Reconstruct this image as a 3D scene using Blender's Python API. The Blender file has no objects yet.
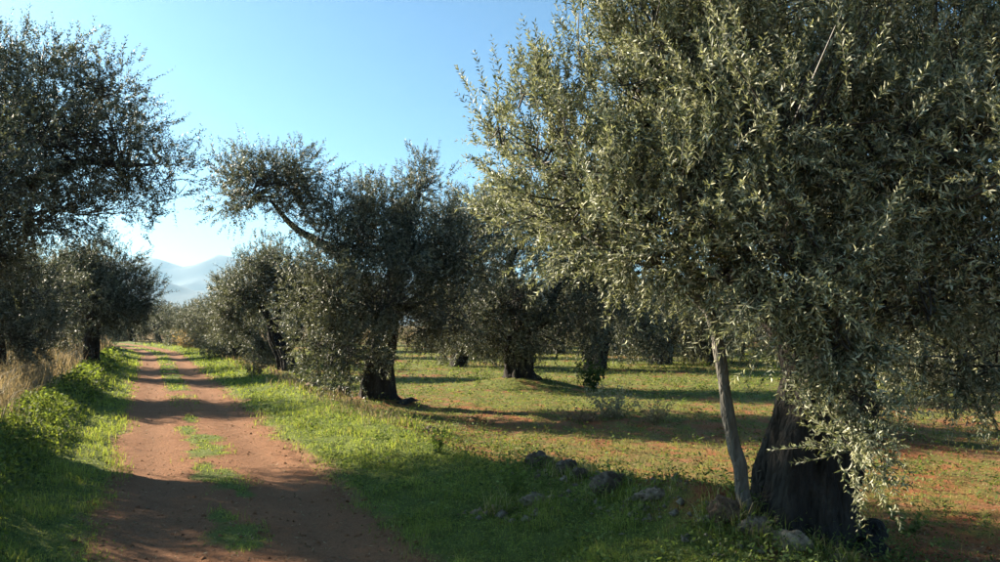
import bpy, math
import numpy as np
from mathutils import Vector

# ------------------------------------------------------------------ camera, sky, sun, exposure
scene = bpy.context.scene
col = scene.collection
CAMH = 1.65
PITCH = math.atan(44 / 800)
cam_data = bpy.data.cameras.new('camera')
cam_data.sensor_width = 36.0
cam_data.lens = 28.8
cam_data.clip_start = 0.05
cam_data.clip_end = 30000
cam = bpy.data.objects.new('camera', cam_data)
cam.location = (0, 0, CAMH)
cam.rotation_euler = (math.pi / 2 + PITCH, 0, 0)
col.objects.link(cam)
scene.camera = cam

SUN_AZ = -65.0      # degrees from +Y, negative = to the left
SUN_EL = 24.0
world = bpy.data.worlds.new('World')
scene.world = world
world.use_nodes = True
wn = world.node_tree.nodes
wl = world.node_tree.links
sky = wn.new('ShaderNodeTexSky')
sky.sky_type = 'NISHITA'
sky.sun_disc = False
sky.sun_elevation = math.radians(SUN_EL)
sky.sun_rotation = math.radians(SUN_AZ)
sky.altitude = 50
sky.air_density = 0.7
sky.dust_density = 1.4
sky.ozone_density = 0.6
wb = wn.new('ShaderNodeMix'); wb.data_type = 'RGBA'; wb.blend_type = 'MULTIPLY'
wb.inputs[0].default_value = 1.0
wb.inputs[7].default_value = (0.47, 0.80, 0.95, 1)
wl.new(sky.outputs[0], wb.inputs[6])
wl.new(wb.outputs[2], wn['Background'].inputs[0])
wn['Background'].inputs[1].default_value = 0.05

sun_data = bpy.data.lights.new('sun', 'SUN')
sun_data.energy = 5.0
sun_data.angle = math.radians(0.5)
sun_data.color = (1.0, 0.87, 0.68)
sun = bpy.data.objects.new('sun', sun_data)
sa, se = math.radians(SUN_AZ), math.radians(SUN_EL)
SUNV = Vector((math.sin(sa) * math.cos(se), math.cos(sa) * math.cos(se), math.sin(se)))
sun.rotation_euler = (-SUNV).to_track_quat('-Z', 'Y').to_euler()
sun.location = SUNV * 60
col.objects.link(sun)

scene.view_settings.view_transform = 'Standard'
scene.view_settings.look = 'None'
scene.view_settings.gamma = 1.0
scene.view_settings.exposure = 2.2
scene.view_settings.use_curve_mapping = False
scene.render.engine = 'CYCLES'
cy = scene.cycles
cy.max_bounces = 6
cy.diffuse_bounces = 3
cy.glossy_bounces = 2
cy.transmission_bounces = 4
cy.volume_bounces = 0
cy.use_denoising = True

# ------------------------------------------------------------------ helpers
rng = np.random.default_rng(7)
CP, SP = math.cos(PITCH), math.sin(PITCH)


def at(px, py, Y):
    """point at forward distance Y metres seen in the direction px, py (photo pixels)"""
    a, b = (px - 500) / 800, (281 - py) / 800
    d = np.array([a, CP - b * SP, SP + b * CP])
    d = d * (Y / d[1])
    return np.array([d[0], d[1], d[2] + CAMH])


def ground_at(px, py, z=0.0):
    a, b = (px - 500) / 800, (281 - py) / 800
    d = np.array([a, CP - b * SP, SP + b * CP])
    k = (z - CAMH) / d[2]
    return d[0] * k, d[1] * k


def _hash(ix, iy, seed):
    h = (ix.astype(np.int64) * 374761393 + iy.astype(np.int64) * 668265263 + seed * 1442695041) & 0xFFFFFFFF
    h = ((h ^ (h >> 13)) * 1274126177) & 0xFFFFFFFF
    h = (h ^ (h >> 16)) & 0xFFFFFFFF
    return h / 4294967295.0


def vnoise(x, y, seed=0):
    ix, iy = np.floor(x), np.floor(y)
    fx, fy = x - ix, y - iy
    fx = fx * fx * (3 - 2 * fx)
    fy = fy * fy * (3 - 2 * fy)
    a = _hash(ix, iy, seed); b = _hash(ix + 1, iy, seed)
    c = _hash(ix, iy + 1, seed); d = _hash(ix + 1, iy + 1, seed)
    return (a * (1 - fx) + b * fx) * (1 - fy) + (c * (1 - fx) + d * fx) * fy


def fbm(x, y, seed=0, octaves=4):
    s, amp, tot = 0, 1.0, 0
    for o in range(octaves):
        s = s + amp * vnoise(x * 2 ** o + 13.7 * o, y * 2 ** o - 7.3 * o, seed + o * 17)
        tot += amp
        amp *= 0.5
    return s / tot


def smooth(a, b, x):
    t = np.clip((x - a) / (b - a), 0, 1)
    return t * t * (3 - 2 * t)


def norm(v):
    return v / np.maximum(np.linalg.norm(v, axis=-1, keepdims=True), 1e-9)


def mesh_obj(name, verts, faces, mat, parent=None, cols=None, origin=None, smooth_shade=False, extra=None):
    """ONE mesh object from arrays; faces is (n,3) or (n,4)"""
    verts = np.asarray(verts, dtype=np.float32).reshape(-1, 3)
    faces = np.asarray(faces, dtype=np.int32)
    if origin is not None:
        verts = verts - np.asarray(origin, dtype=np.float32)
    k = faces.shape[1]
    m = bpy.data.meshes.new(name)
    m.vertices.add(len(verts)); m.vertices.foreach_set('co', verts.ravel())
    m.loops.add(faces.size); m.loops.foreach_set('vertex_index', faces.ravel())
    m.polygons.add(len(faces))
    m.polygons.foreach_set('loop_start', np.arange(0, faces.size, k, dtype=np.int32))
    m.polygons.foreach_set('loop_total', np.full(len(faces), k, dtype=np.int32))
    if smooth_shade:
        m.polygons.foreach_set('use_smooth', np.ones(len(faces), dtype=bool))
    m.update(calc_edges=True)
    if cols is not None:
        a = m.color_attributes.new('Col', 'FLOAT_COLOR', 'POINT')
        c = np.ones((len(verts), 4), dtype=np.float32)
        c[:, :cols.shape[1]] = cols
        a.data.foreach_set('color', c.ravel())
    m.materials.append(mat)
    o = bpy.data.objects.new(name, m)
    col.objects.link(o)
    if parent is not None:
        o.parent = parent
    elif origin is not None:
        o.location = tuple(float(v) for v in origin)
    return o


def empty(name, loc, label, cat, group=None):
    o = bpy.data.objects.new(name, None)
    o.empty_display_size = 0.2
    o.location = tuple(float(v) for v in loc)
    col.objects.link(o)
    return tag(o, label, cat, group)


def tag(o, label=None, cat=None, group=None, kind=None):
    if label: o['label'] = label
    if cat: o['category'] = cat
    if group: o['group'] = group
    if kind: o['kind'] = kind
    return o


# ------------------------------------------------------------------ materials
def new_mat(name):
    m = bpy.data.materials.new(name)
    m.use_nodes = True
    nt = m.node_tree
    b = nt.nodes['Principled BSDF']
    return m, nt, b


def foliage_mat(name, rough=0.45, transl=0.3, spec=0.4, tint=(1.0, 1.0, 1.0)):
    m, nt, b = new_mat(name)
    n, l = nt.nodes, nt.links
    at_ = n.new('ShaderNodeAttribute'); at_.attribute_name = 'Col'
    b.inputs['Roughness'].default_value = rough
    b.inputs['Specular IOR Level'].default_value = spec
    l.new(at_.outputs['Color'], b.inputs['Base Color'])
    tr = n.new('ShaderNodeBsdfTranslucent')
    mul = n.new('ShaderNodeMix'); mul.data_type = 'RGBA'; mul.blend_type = 'MULTIPLY'
    mul.inputs[0].default_value = 1.0
    l.new(at_.outputs['Color'], mul.inputs[6])
    mul.inputs[7].default_value = (tint[0], tint[1], tint[2], 1)
    l.new(mul.outputs[2], tr.inputs['Color'])
    mx = n.new('ShaderNodeMixShader'); mx.inputs[0].default_value = transl
    l.new(b.outputs[0], mx.inputs[1]); l.new(tr.outputs[0], mx.inputs[2])
    l.new(mx.outputs[0], n['Material Output'].inputs['Surface'])
    return m


LEAF = foliage_mat('olive_leaf', 0.50, 0.22, 0.35, (1.15, 1.2, 0.75))
GRASS = foliage_mat('grass_blade', 0.7, 0.42, 0.12, (1.35, 1.4, 0.65))
DRY = foliage_mat('dry_grass_blade', 0.7, 0.35, 0.2, (1.2, 1.1, 0.8))


def bark_mat(name, c1, c2, scale=9.0, bump=0.6):
    m, nt, b = new_mat(name)
    n, l = nt.nodes, nt.links
    tc = n.new('ShaderNodeTexCoord')
    mp = n.new('ShaderNodeMapping'); mp.inputs['Scale'].default_value = (1, 1, 0.28)
    l.new(tc.outputs['Object'], mp.inputs[0])
    no = n.new('ShaderNodeTexNoise'); no.inputs['Scale'].default_value = scale
    no.inputs['Detail'].default_value = 8; no.inputs['Roughness'].default_value = 0.65
    l.new(mp.outputs[0], no.inputs['Vector'])
    vo = n.new('ShaderNodeTexVoronoi'); vo.inputs['Scale'].default_value = scale * 2.3
    vo.feature = 'DISTANCE_TO_EDGE'
    l.new(mp.outputs[0], vo.inputs['Vector'])
    r = n.new('ShaderNodeValToRGB')
    r.color_ramp.elements[0].position = 0.32; r.color_ramp.elements[0].color = (*c1, 1)
    r.color_ramp.elements[1].position = 0.72; r.color_ramp.elements[1].color = (*c2, 1)
    l.new(no.outputs['Fac'], r.inputs[0]); l.new(r.outputs[0], b.inputs['Base Color'])
    b.inputs['Roughness'].default_value = 0.9
    b.inputs['Specular IOR Level'].default_value = 0.15
    ad = n.new('ShaderNodeMath'); ad.operation = 'MULTIPLY_ADD'
    l.new(vo.outputs['Distance'], ad.inputs[0]); ad.inputs[1].default_value = 1.2
    l.new(no.outputs['Fac'], ad.inputs[2])
    bp = n.new('ShaderNodeBump'); bp.inputs['Strength'].default_value = bump
    bp.inputs['Distance'].default_value = 0.09
    l.new(ad.outputs[0], bp.inputs['Height']); l.new(bp.outputs[0], b.inputs['Normal'])
    return m


BARK = bark_mat('olive_bark', (0.012, 0.010, 0.009), (0.060, 0.051, 0.043))
SMOOTH_BARK = bark_mat('young_olive_bark', (0.075, 0.068, 0.058), (0.19, 0.175, 0.15), 16, 0.5)


def soil_mat(name, red, pale, dark, grass_from_attr=True):
    """bare earth; vertex attribute: R = how green the surface is, G = how dry / straw covered"""
    m, nt, b = new_mat(name)
    n, l = nt.nodes, nt.links
    tc = n.new('ShaderNodeTexCoord')

    def noise(scale, detail=6, rough=0.6):
        t = n.new('ShaderNodeTexNoise')
        t.inputs['Scale'].default_value = scale; t.inputs['Detail'].default_value = detail
        t.inputs['Roughness'].default_value = rough
        l.new(tc.outputs['Object'], t.inputs['Vector'])
        return t

    def ramp(src, p0, p1, c0, c1):
        r = n.new('ShaderNodeValToRGB')
        r.color_ramp.elements[0].position = p0; r.color_ramp.elements[0].color = (*c0, 1)
        r.color_ramp.elements[1].position = p1; r.color_ramp.elements[1].color = (*c1, 1)
        l.new(src, r.inputs[0])
        return r

    def mix(fac, a, c):
        x = n.new('ShaderNodeMix'); x.data_type = 'RGBA'
        l.new(fac, x.inputs[0]); l.new(a, x.inputs[6]); l.new(c, x.inputs[7])
        return x
    big = noise(0.9); mid = noise(7.0, 8, 0.68); fine = noise(70.0, 5, 0.75)
    base = ramp(big.outputs['Fac'], 0.35, 0.68, red, pale)
    spk = ramp(fine.outputs['Fac'], 0.36, 0.62, dark, pale)
    f1 = ramp(mid.outputs['Fac'], 0.36, 0.66, (0.25,) * 3, (0.85,) * 3)
    soil = mix(f1.outputs[0], base.outputs[0], spk.outputs[0])
    attr = n.new('ShaderNodeAttribute'); attr.attribute_name = 'Col'
    sep = n.new('ShaderNodeSeparateColor')
    l.new(attr.outputs['Color'], sep.inputs[0])
    gcol = ramp(fine.outputs['Fac'], 0.3, 0.7, (0.060, 0.078, 0.020), (0.165, 0.20, 0.050))
    dcol = ramp(fine.outputs['Fac'], 0.3, 0.7, (0.11, 0.085, 0.05), (0.30, 0.24, 0.15))
    tan = ramp(fine.outputs['Fac'], 0.3, 0.7, (0.12, 0.056, 0.029), (0.32, 0.172, 0.094))
    s1 = mix(sep.outputs['Blue'], soil.outputs[2], tan.outputs[0])
    s2 = mix(sep.outputs['Green'], s1.outputs[2], dcol.outputs[0])
    # break the green mask with fine noise
    gm = n.new('ShaderNodeMath'); gm.operation = 'ADD'
    sub = n.new('ShaderNodeMath'); sub.operation = 'SUBTRACT'; sub.inputs[1].default_value = 0.5
    l.new(mid.outputs['Fac'], sub.inputs[0])
    l.new(sep.outputs['Red'], gm.inputs[0]); l.new(sub.outputs[0], gm.inputs[1])
    gr = ramp(gm.outputs[0], 0.25, 0.75, (0, 0, 0), (1, 1, 1))
    s3 = mix(gr.outputs[0], s2.outputs[2], gcol.outputs[0])
    l.new(s3.outputs[2], b.inputs['Base Color'])
    b.inputs['Roughness'].default_value = 0.95
    b.inputs['Specular IOR Level'].default_value = 0.1
    ad = n.new('ShaderNodeMath'); ad.operation = 'MULTIPLY_ADD'; ad.inputs[1].default_value = 0.5
    l.new(fine.outputs['Fac'], ad.inputs[0]); l.new(mid.outputs['Fac'], ad.inputs[2])
    bp = n.new('ShaderNodeBump'); bp.inputs['Strength'].default_value = 0.9
    bp.inputs['Distance'].default_value = 0.045
    l.new(ad.outputs[0], bp.inputs['Height']); l.new(bp.outputs[0], b.inputs['Normal'])
    return m


FIELD = soil_mat('red_field_soil', (0.22, 0.080, 0.033), (0.31, 0.135, 0.060), (0.07, 0.028, 0.014))
TRACK = soil_mat('track_soil', (0.20, 0.086, 0.039), (0.31, 0.160, 0.084), (0.085, 0.038, 0.020))


def rock_mat():
    m, nt, b = new_mat('limestone')
    n, l = nt.nodes, nt.links
    tc = n.new('ShaderNodeTexCoord')
    no = n.new('ShaderNodeTexNoise'); no.inputs['Scale'].default_value = 16
    no.inputs['Detail'].default_value = 9; no.inputs['Roughness'].default_value = 0.7
    l.new(tc.outputs['Object'], no.inputs['Vector'])
    r = n.new('ShaderNodeValToRGB')
    r.color_ramp.elements[0].position = 0.33; r.color_ramp.elements[0].color = (0.06, 0.047, 0.034, 1)
    r.color_ramp.elements[1].position = 0.68; r.color_ramp.elements[1].color = (0.42, 0.36, 0.28, 1)
    e = r.color_ramp.elements.new(0.5); e.color = (0.22, 0.175, 0.13, 1)
    l.new(no.outputs['Fac'], r.inputs[0])
    info = n.new('ShaderNodeObjectInfo')
    mx = n.new('ShaderNodeMix'); mx.data_type = 'RGBA'; mx.blend_type = 'MULTIPLY'
    mx.inputs[0].default_value = 1.0
    l.new(r.outputs[0], mx.inputs[6]); l.new(info.outputs['Color'], mx.inputs[7])
    l.new(mx.outputs[2], b.inputs['Base Color'])
    b.inputs['Roughness'].default_value = 0.9
    bp = n.new('ShaderNodeBump'); bp.inputs['Strength'].default_value = 1.0
    bp.inputs['Distance'].default_value = 0.06
    l.new(no.outputs['Fac'], bp.inputs['Height']); l.new(bp.outputs[0], b.inputs['Normal'])
    return m


ROCK = rock_mat()

# ------------------------------------------------------------------ the lie of the land
# s runs along the track (away from the camera), t across it (positive to the right)
TH = math.atan(350 / 800)
U = (-math.sin(TH), math.cos(TH))
R_ = (math.cos(TH), math.sin(TH))
TL, TR = -0.40, 1.85        # track edges
TC = 0.72                   # grassy middle


def st(x, y):
    return x * U[0] + y * U[1], x * R_[0] + y * R_[1]


def xy(s, t):
    return s * U[0] + t * R_[0], s * U[1] + t * R_[1]


def bend(s):
    """the far end of the track swings gently to the left"""
    return -0.0035 * np.maximum(np.asarray(s, float) - 45, 0) ** 2


MOUNDS = []     # (x, y, height, radius)


def height(x, y):
    x = np.asarray(x, dtype=float); y = np.asarray(y, dtype=float)
    s, t = st(x, y)
    t = t - bend(s)
    d = np.hypot(x, y)
    wob = 0.25 * (fbm(s * 0.5, t * 0.5, 3) - 0.5)
    h = 0.34 * smooth(-0.55, -1.9, t + wob)
    h = h + 0.10 * np.exp(-((t - 3.25 + wob) / 0.55) ** 2)
    h = h - 0.10 * smooth(3.6, 5.5, t)
    inroad = smooth(TL - 0.25, TL + 0.2, t) * smooth(TR + 0.25, TR - 0.2, t)
    h = h - inroad * 0.035
    h = h - inroad * 0.035 * (np.exp(-((t - 0.12) / 0.26) ** 2) + np.exp(-((t - 1.36) / 0.26) ** 2))
    near = np.exp(-d / 60)
    rough = 0.10 * (fbm(x * 1.3, y * 1.3, 11) - 0.5) + 0.07 * (fbm(x * 5, y * 5, 21, 3) - 0.5)
    h = h + rough * near * (1 - 0.75 * inroad)
    h = h + 0.25 * (fbm(x * 0.06, y * 0.06, 31) - 0.5) * smooth(20, 70, d)
    for mx, my, mh, mr in MOUNDS:
        h = h + mh * np.exp(-((x - mx) ** 2 + (y - my) ** 2) / mr ** 2)
    return h


def hz(x, y):
    return float(height(np.array([x]), np.array([y]))[0])


CENTRE_PATCHES = [(6.8, 0.70, 0.42, 0.19), (7.5, 0.62, 0.3, 0.1), (9.4, 0.78, 0.7, 0.22), (8.5, 0.9, 0.35, 0.1), (10.2, 0.62, 0.4, 0.14), (12.4, 0.74, 1.4, 0.30), (13.6, 0.6, 0.8, 0.2), (15.4, 0.7, 0.6, 0.12)]


def cover(x, y):
    """masks: green (0..1), dry (0..1), tall bank weeds (0..1)"""
    s, t = st(x, y)
    t = t - bend(s)
    n1 = fbm(x * 0.9, y * 0.9, 5)
    n2 = fbm(x * 2.7, y * 2.7, 8)
    edge = 0.55 * (n1 - 0.5) + 0.35 * (n2 - 0.5)
    right = smooth(TR - 0.3, TR + 0.4, t + edge) * smooth(4.2, 3.2, t + edge * 1.5)
    left = smooth(TL + 0.25, TL - 0.25, t + edge * 0.8) * smooth(-2.2, -1.6, t + edge)
    cen = np.zeros_like(x)
    for cs, ct, ls, lt in CENTRE_PATCHES:
        q = np.sqrt(((s - cs) / ls) ** 2 + ((t - ct) / lt) ** 2) + 1.9 * (n2 - 0.5) + 0.8 * (n1 - 0.5)
        cen = np.maximum(cen, smooth(1.35, 0.45, q))
    far = smooth(16, 24, s) * smooth(0.42, 0.2, np.abs(t - TC) + edge * 0.5) * smooth(0.36, 0.52, n1 + 0.006 * np.clip(s - 20, 0, 30))
    cen = np.maximum(cen, far)
    fieldm = smooth(3.4, 4.4, t + edge)
    bare = fbm(x * 0.33 + 4.0, y * 0.33 + 9.0, 41)
    # barer red earth right of the stones and by the big tree; greener towards the far trees
    bx, by = ground_at(790, 440)
    b2 = np.exp(-(((x - bx) / 3.4) ** 2 + ((y - by) / 3.2) ** 2))
    n3 = fbm(x * 7.5, y * 7.5, 43, 3)
    fg = smooth(0.42, 0.62, 0.22 * n2 + 0.43 * n3 + 0.35 * bare + 0.085 - 0.09 * b2 + 0.05 * smooth(11, 22, y))
    field = fieldm * fg
    green = np.maximum.reduce([right, left, cen, field])
    dry = np.maximum(smooth(-1.6, -2.15, t + edge), 0.75 * np.exp(-((t - 3.55 + edge) / 0.45) ** 2) * smooth(11, 14, s))
    tall = smooth(-0.85, -1.25, t + edge * 0.6) * smooth(-2.15, -1.7, t + edge * 0.6)
    return green, dry, tall, right, left, cen, field


# ------------------------------------------------------------------ where the trees stand
T_BIG = np.array([*ground_at(800, 548)])
T_MID = np.array([*ground_at(376, 402)])
T_LEAN = np.array([*ground_at(288, 372)])
T_FIELD = np.array([*ground_at(520, 384)])
T_RIGHT = np.array([5.3, 12.2])
T_NEARLEFT = np.array(xy(12.8, -3.0))
T_LEFT2 = np.array(xy(22.5, -3.5))
T_LEFT3 = np.array(xy(29.6, -2.1))
MOUNDS += [(T_BIG[0], T_BIG[1], 0.14, 0.9), (T_MID[0], T_MID[1], 0.16, 0.9), (T_FIELD[0], T_FIELD[1], 0.30, 1.5),
           (T_LEAN[0], T_LEAN[1], 0.12, 1.0), (T_RIGHT[0], T_RIGHT[1], 0.15, 1.2)]

for q in range(9):
    _x, _y = ground_at(545 + q * 24, 486 + q * 8.0)
    MOUNDS.append((_x, _y, 0.13, 0.42))
# ------------------------------------------------------------------ ground
ang = np.radians(np.concatenate([np.arange(-180, -50, 5.0), np.arange(-50, 50.01, 0.42), np.arange(55, 180, 5.0)]))
rad = np.concatenate([[0.0], np.geomspace(0.6, 70, 350), np.geomspace(76, 9000, 60)])
A, Rr = np.meshgrid(ang, rad)
gx, gy = (Rr * np.sin(A)).ravel(), (Rr * np.cos(A)).ravel()
gz = height(gx, gy)
s_, t_ = st(gx, gy)
tb = t_ - bend(s_)
inr = smooth(TL - 0.15, TL + 0.15, tb) * smooth(TR + 0.15, TR - 0.15, tb) * (s_ > -14) * (s_ < 100)
gz = gz - 0.03 * inr
g_, d_, tl_, *_x = cover(gx, gy)
far_green = smooth(60, 120, np.hypot(gx, gy))
g_ = g_ * (1 - far_green) + 0.65 * far_green
g_ = np.where(tb > 3.8, g_ * (0.55 + 0.15 * smooth(11, 18, gy)), g_)
d_ = np.maximum(d_, np.where(tb > 3.6, 0.30 * smooth(0.42, 0.66, fbm(gx * 3.3, gy * 3.3, 48)), 0))
na, nr = len(ang), len(rad)
i0 = np.arange(nr - 1)[:, None] * na + np.arange(na)[None, :]
i1 = np.arange(nr - 1)[:, None] * na + (np.arange(na)[None, :] + 1) % na
faces = np.stack([i0, i1, i1 + na, i0 + na], -1).reshape(-1, 4)
ground = mesh_obj('ground', np.stack([gx, gy, gz], -1), faces[:, ::-1], FIELD, cols=np.stack([g_, d_, smooth(TR + 1.3, TR + 0.3, tb) * smooth(TL - 1.0, TL, tb)], -1), smooth_shade=True)
tag(ground, 'red earth and patchy grass floor of the olive grove', None, None, 'structure')

# the dirt track: its own sheet, edges dipping under the verges
ss = np.concatenate([np.arange(-12, 3, 0.3), np.arange(3, 30, 0.09), np.geomspace(30, 98, 160)])
tt = np.linspace(TL - 0.45, TR + 0.45, 58)
S, T = np.meshgrid(ss, tt, indexing='ij')
rx, ry = xy(S, T + bend(S))
rz = height(rx, ry)
en = 0.30 * (fbm(rx * 1.4, ry * 1.4, 51) - 0.5) + 0.25 * (fbm(rx * 5, ry * 5, 52, 3) - 0.5)
inside = smooth(TL - 0.16, TL + 0.14, T + en) * smooth(TR + 0.16, TR - 0.14, T + en)
rz = rz - 0.05 + 0.056 * inside + 0.012 * (fbm(rx * 9, ry * 9, 53, 3) - 0.5) * inside
rg, rd, *_y = cover(rx.ravel(), ry.ravel())
ns, ntt = len(ss), len(tt)
j0 = (np.arange(ns - 1)[:, None] * ntt + np.arange(ntt - 1)[None, :])
rf = np.stack([j0, j0 + 1, j0 + 1 + ntt, j0 + ntt], -1).reshape(-1, 4)
track = mesh_obj('dirt_track', np.stack([rx, ry, rz], -1), rf[:, ::-1], TRACK, cols=np.stack([rg * 0.8, rd * 0, 0.75 * (np.exp(-((T.ravel() - 0.12 + en.ravel() * .5) / 0.22) ** 2) + np.exp(-((T.ravel() - 1.36 + en.ravel() * .5) / 0.22) ** 2))], -1), smooth_shade=True)
tag(track, 'rutted red dirt track running away between the olive rows', None, None, 'structure')


# ------------------------------------------------------------------ mountains
def mountain(name, label, dist, depth, prof, seed, colr):
    """prof: list of (px, py) of the skyline; a real ridge with slopes front and back"""
    px = np.array([p[0] for p in prof], float); py = np.array([p[1] for p in prof], float)
    xs = np.linspace(-1300, 1900, 260)
    sky_y = np.interp(xs, px, py)
    dd = np.linspace(-1, 1, 40)
    X, D = np.meshgrid(xs, dd, indexing='ij')
    Yd = dist + D * depth
    a = (X - 500) / 800
    wx = a * dist + 0 * D
    hh = (325 - np.interp(X, px, py)) / 800 * dist
    rid = np.maximum(0, 1 - np.abs(D)) ** 1.15
    n = fbm(wx / 420 + seed, Yd / 420, seed, 5) - 0.5
    n2 = np.abs(fbm(wx / 300 + seed, Yd / 700, seed + 5, 4) - 0.5)
    wz = hh * rid * (1 + (0.5 * n - 0.9 * n2) * np.minimum(1, np.abs(D) * 4)) + 14 * n * np.minimum(1, rid * 3) - 4
    V = np.stack([wx, Yd, wz], -1).reshape(-1, 3)
    na_, nb_ = X.shape
    k0 = np.arange(na_ - 1)[:, None] * nb_ + np.arange(nb_ - 1)[None, :]
    F = np.stack([k0, k0 + nb_, k0 + nb_ + 1, k0 + 1], -1).reshape(-1, 4)
    m, nt, b = new_mat(name + '_rock')
    no = nt.nodes.new('ShaderNodeTexNoise'); no.inputs['Scale'].default_value = 0.006
    no.inputs['Detail'].default_value = 8
    tc = nt.nodes.new('ShaderNodeTexCoord'); nt.links.new(tc.outputs['Object'], no.inputs['Vector'])
    r = nt.nodes.new('ShaderNodeValToRGB')
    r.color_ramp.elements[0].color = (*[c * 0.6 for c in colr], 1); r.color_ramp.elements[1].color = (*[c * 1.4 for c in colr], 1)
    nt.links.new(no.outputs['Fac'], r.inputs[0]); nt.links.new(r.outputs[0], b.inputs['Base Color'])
    b.inputs['Roughness'].default_value = 1.0
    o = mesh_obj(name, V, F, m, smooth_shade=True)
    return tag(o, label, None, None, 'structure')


mountain('mountains', 'hazy blue mountain ridge beyond the end of the track', 5200, 1500,
         [(-1300, 300), (-500, 285), (-100, 270), (60, 262), (120, 258), (148, 255), (160, 256), (170, 260), (180, 265), (192, 264), (205, 259),
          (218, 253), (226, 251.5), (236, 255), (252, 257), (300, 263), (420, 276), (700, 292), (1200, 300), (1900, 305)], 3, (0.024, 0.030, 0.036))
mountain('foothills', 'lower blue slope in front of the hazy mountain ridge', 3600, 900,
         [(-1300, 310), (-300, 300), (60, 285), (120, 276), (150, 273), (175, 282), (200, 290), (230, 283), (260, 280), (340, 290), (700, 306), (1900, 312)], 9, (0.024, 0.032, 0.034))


# ------------------------------------------------------------------ trees
def tube(path, radii, sides=8, flute=0.0, seed=0, twist=0.0, caps=True):
    path = np.asarray(path, float); n = len(path)
    tang = norm(np.gradient(path, axis=0))
    ref = np.array([0.0, 1.0, 0.0]) if abs(tang[0][1]) < 0.8 else np.array([1.0, 0, 0])
    rings = []
    th = np.linspace(0, 2 * math.pi, sides, endpoint=False)
    a = norm(np.cross(tang[0], ref))
    for i in range(n):
        a = norm(a - tang[i] * np.dot(a, tang[i]))
        b = np.cross(tang[i], a)
        f = 1.0
        if flute:
            u = i / (n - 1)
            f = 1 + flute * (0.55 * np.sin(3 * th + seed + twist * u) + 0.45 * np.sin(5 * th + 2.1 * seed - 1.3 * twist * u)
                             + 0.35 * np.sin(9 * th + 4.3 * seed + 2 * twist * u))
            rg = np.abs(fbm(np.cos(th) * 2.6 + 9 + seed, np.sin(th) * 2.6 + u * 1.6 + twist * u, 80 + seed, 4) - 0.5)
            f = f - flute * 2.6 * np.clip(0.16 - rg, 0, 1) + flute * 0.9 * (fbm(th * 1.6 + seed, np.full_like(th, u * 7.0), 90 + seed, 3) - 0.5) * np.abs(np.sin(th / 2))
            f = f + flute * 1.4 * (fbm(np.cos(th) * 1.8 + 5 + seed, np.sin(th) * 1.8 + u * 4.0, 60 + seed, 3) - 0.5)
        rr = radii[i] * f
        rings.append(path[i] + (np.cos(th) * rr)[:, None] * a + (np.sin(th) * rr)[:, None] * b)
    V = np.concatenate(rings)
    i = np.arange(n - 1)[:, None] * sides + np.arange(sides)[None, :]
    j = np.arange(n - 1)[:, None] * sides + (np.arange(sides)[None, :] + 1) % sides
    F = np.stack([i, j, j + sides, i + sides], -1).reshape(-1, 4)
    if caps:
        V = np.concatenate([V, [path[-1]]])
        k = len(V) - 1
        base = (n - 1) * sides
        q = np.arange(sides)
        F = np.concatenate([F, np.stack([base + q, base + (q + 1) % sides, np.full(sides, k), np.full(sides, k)], -1)])
    return V, F


def spline(pts, n):
    """Catmull-Rom through pts (m,k) -> n points"""
    p = np.asarray(pts, float)
    p = np.concatenate([[2 * p[0] - p[1]], p, [2 * p[-1] - p[-2]]])
    m = len(p) - 3
    u = np.linspace(0, m - 1e-6, n)
    i = np.floor(u).astype(int); f = (u - i)[:, None]
    a, b, c, d = p[i], p[i + 1], p[i + 2], p[i + 3]
    return 0.5 * (2 * b + (c - a) * f + (2 * a - 5 * b + 4 * c - d) * f ** 2 + (3 * b - a - 3 * c + d) * f ** 3)


def fix_caps(V, F):
    """turn the degenerate cap quads into triangles by splitting everything"""
    q = F[F[:, 2] != F[:, 3]]; c = F[F[:, 2] == F[:, 3]]
    return V, np.concatenate([q[:, [0, 1, 2]], q[:, [0, 2, 3]], c[:, [0, 1, 2]]])


def part_tube(name, path, radii, mat, parent, origin, sides=10, flute=0.0, seed=0, twist=0.0, n=None):
    if n is None: n = max(6, 4 * len(path))
    pr = spline(np.concatenate([np.asarray(path, float), np.asarray(radii, float)[:, None]], 1), n)
    V, F = fix_caps(*tube(pr[:, :3], np.maximum(pr[:, 3], 0.004), sides, flute, seed, twist))
    return mesh_obj(name, V, F, mat, parent, origin=origin, smooth_shade=True)


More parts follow.
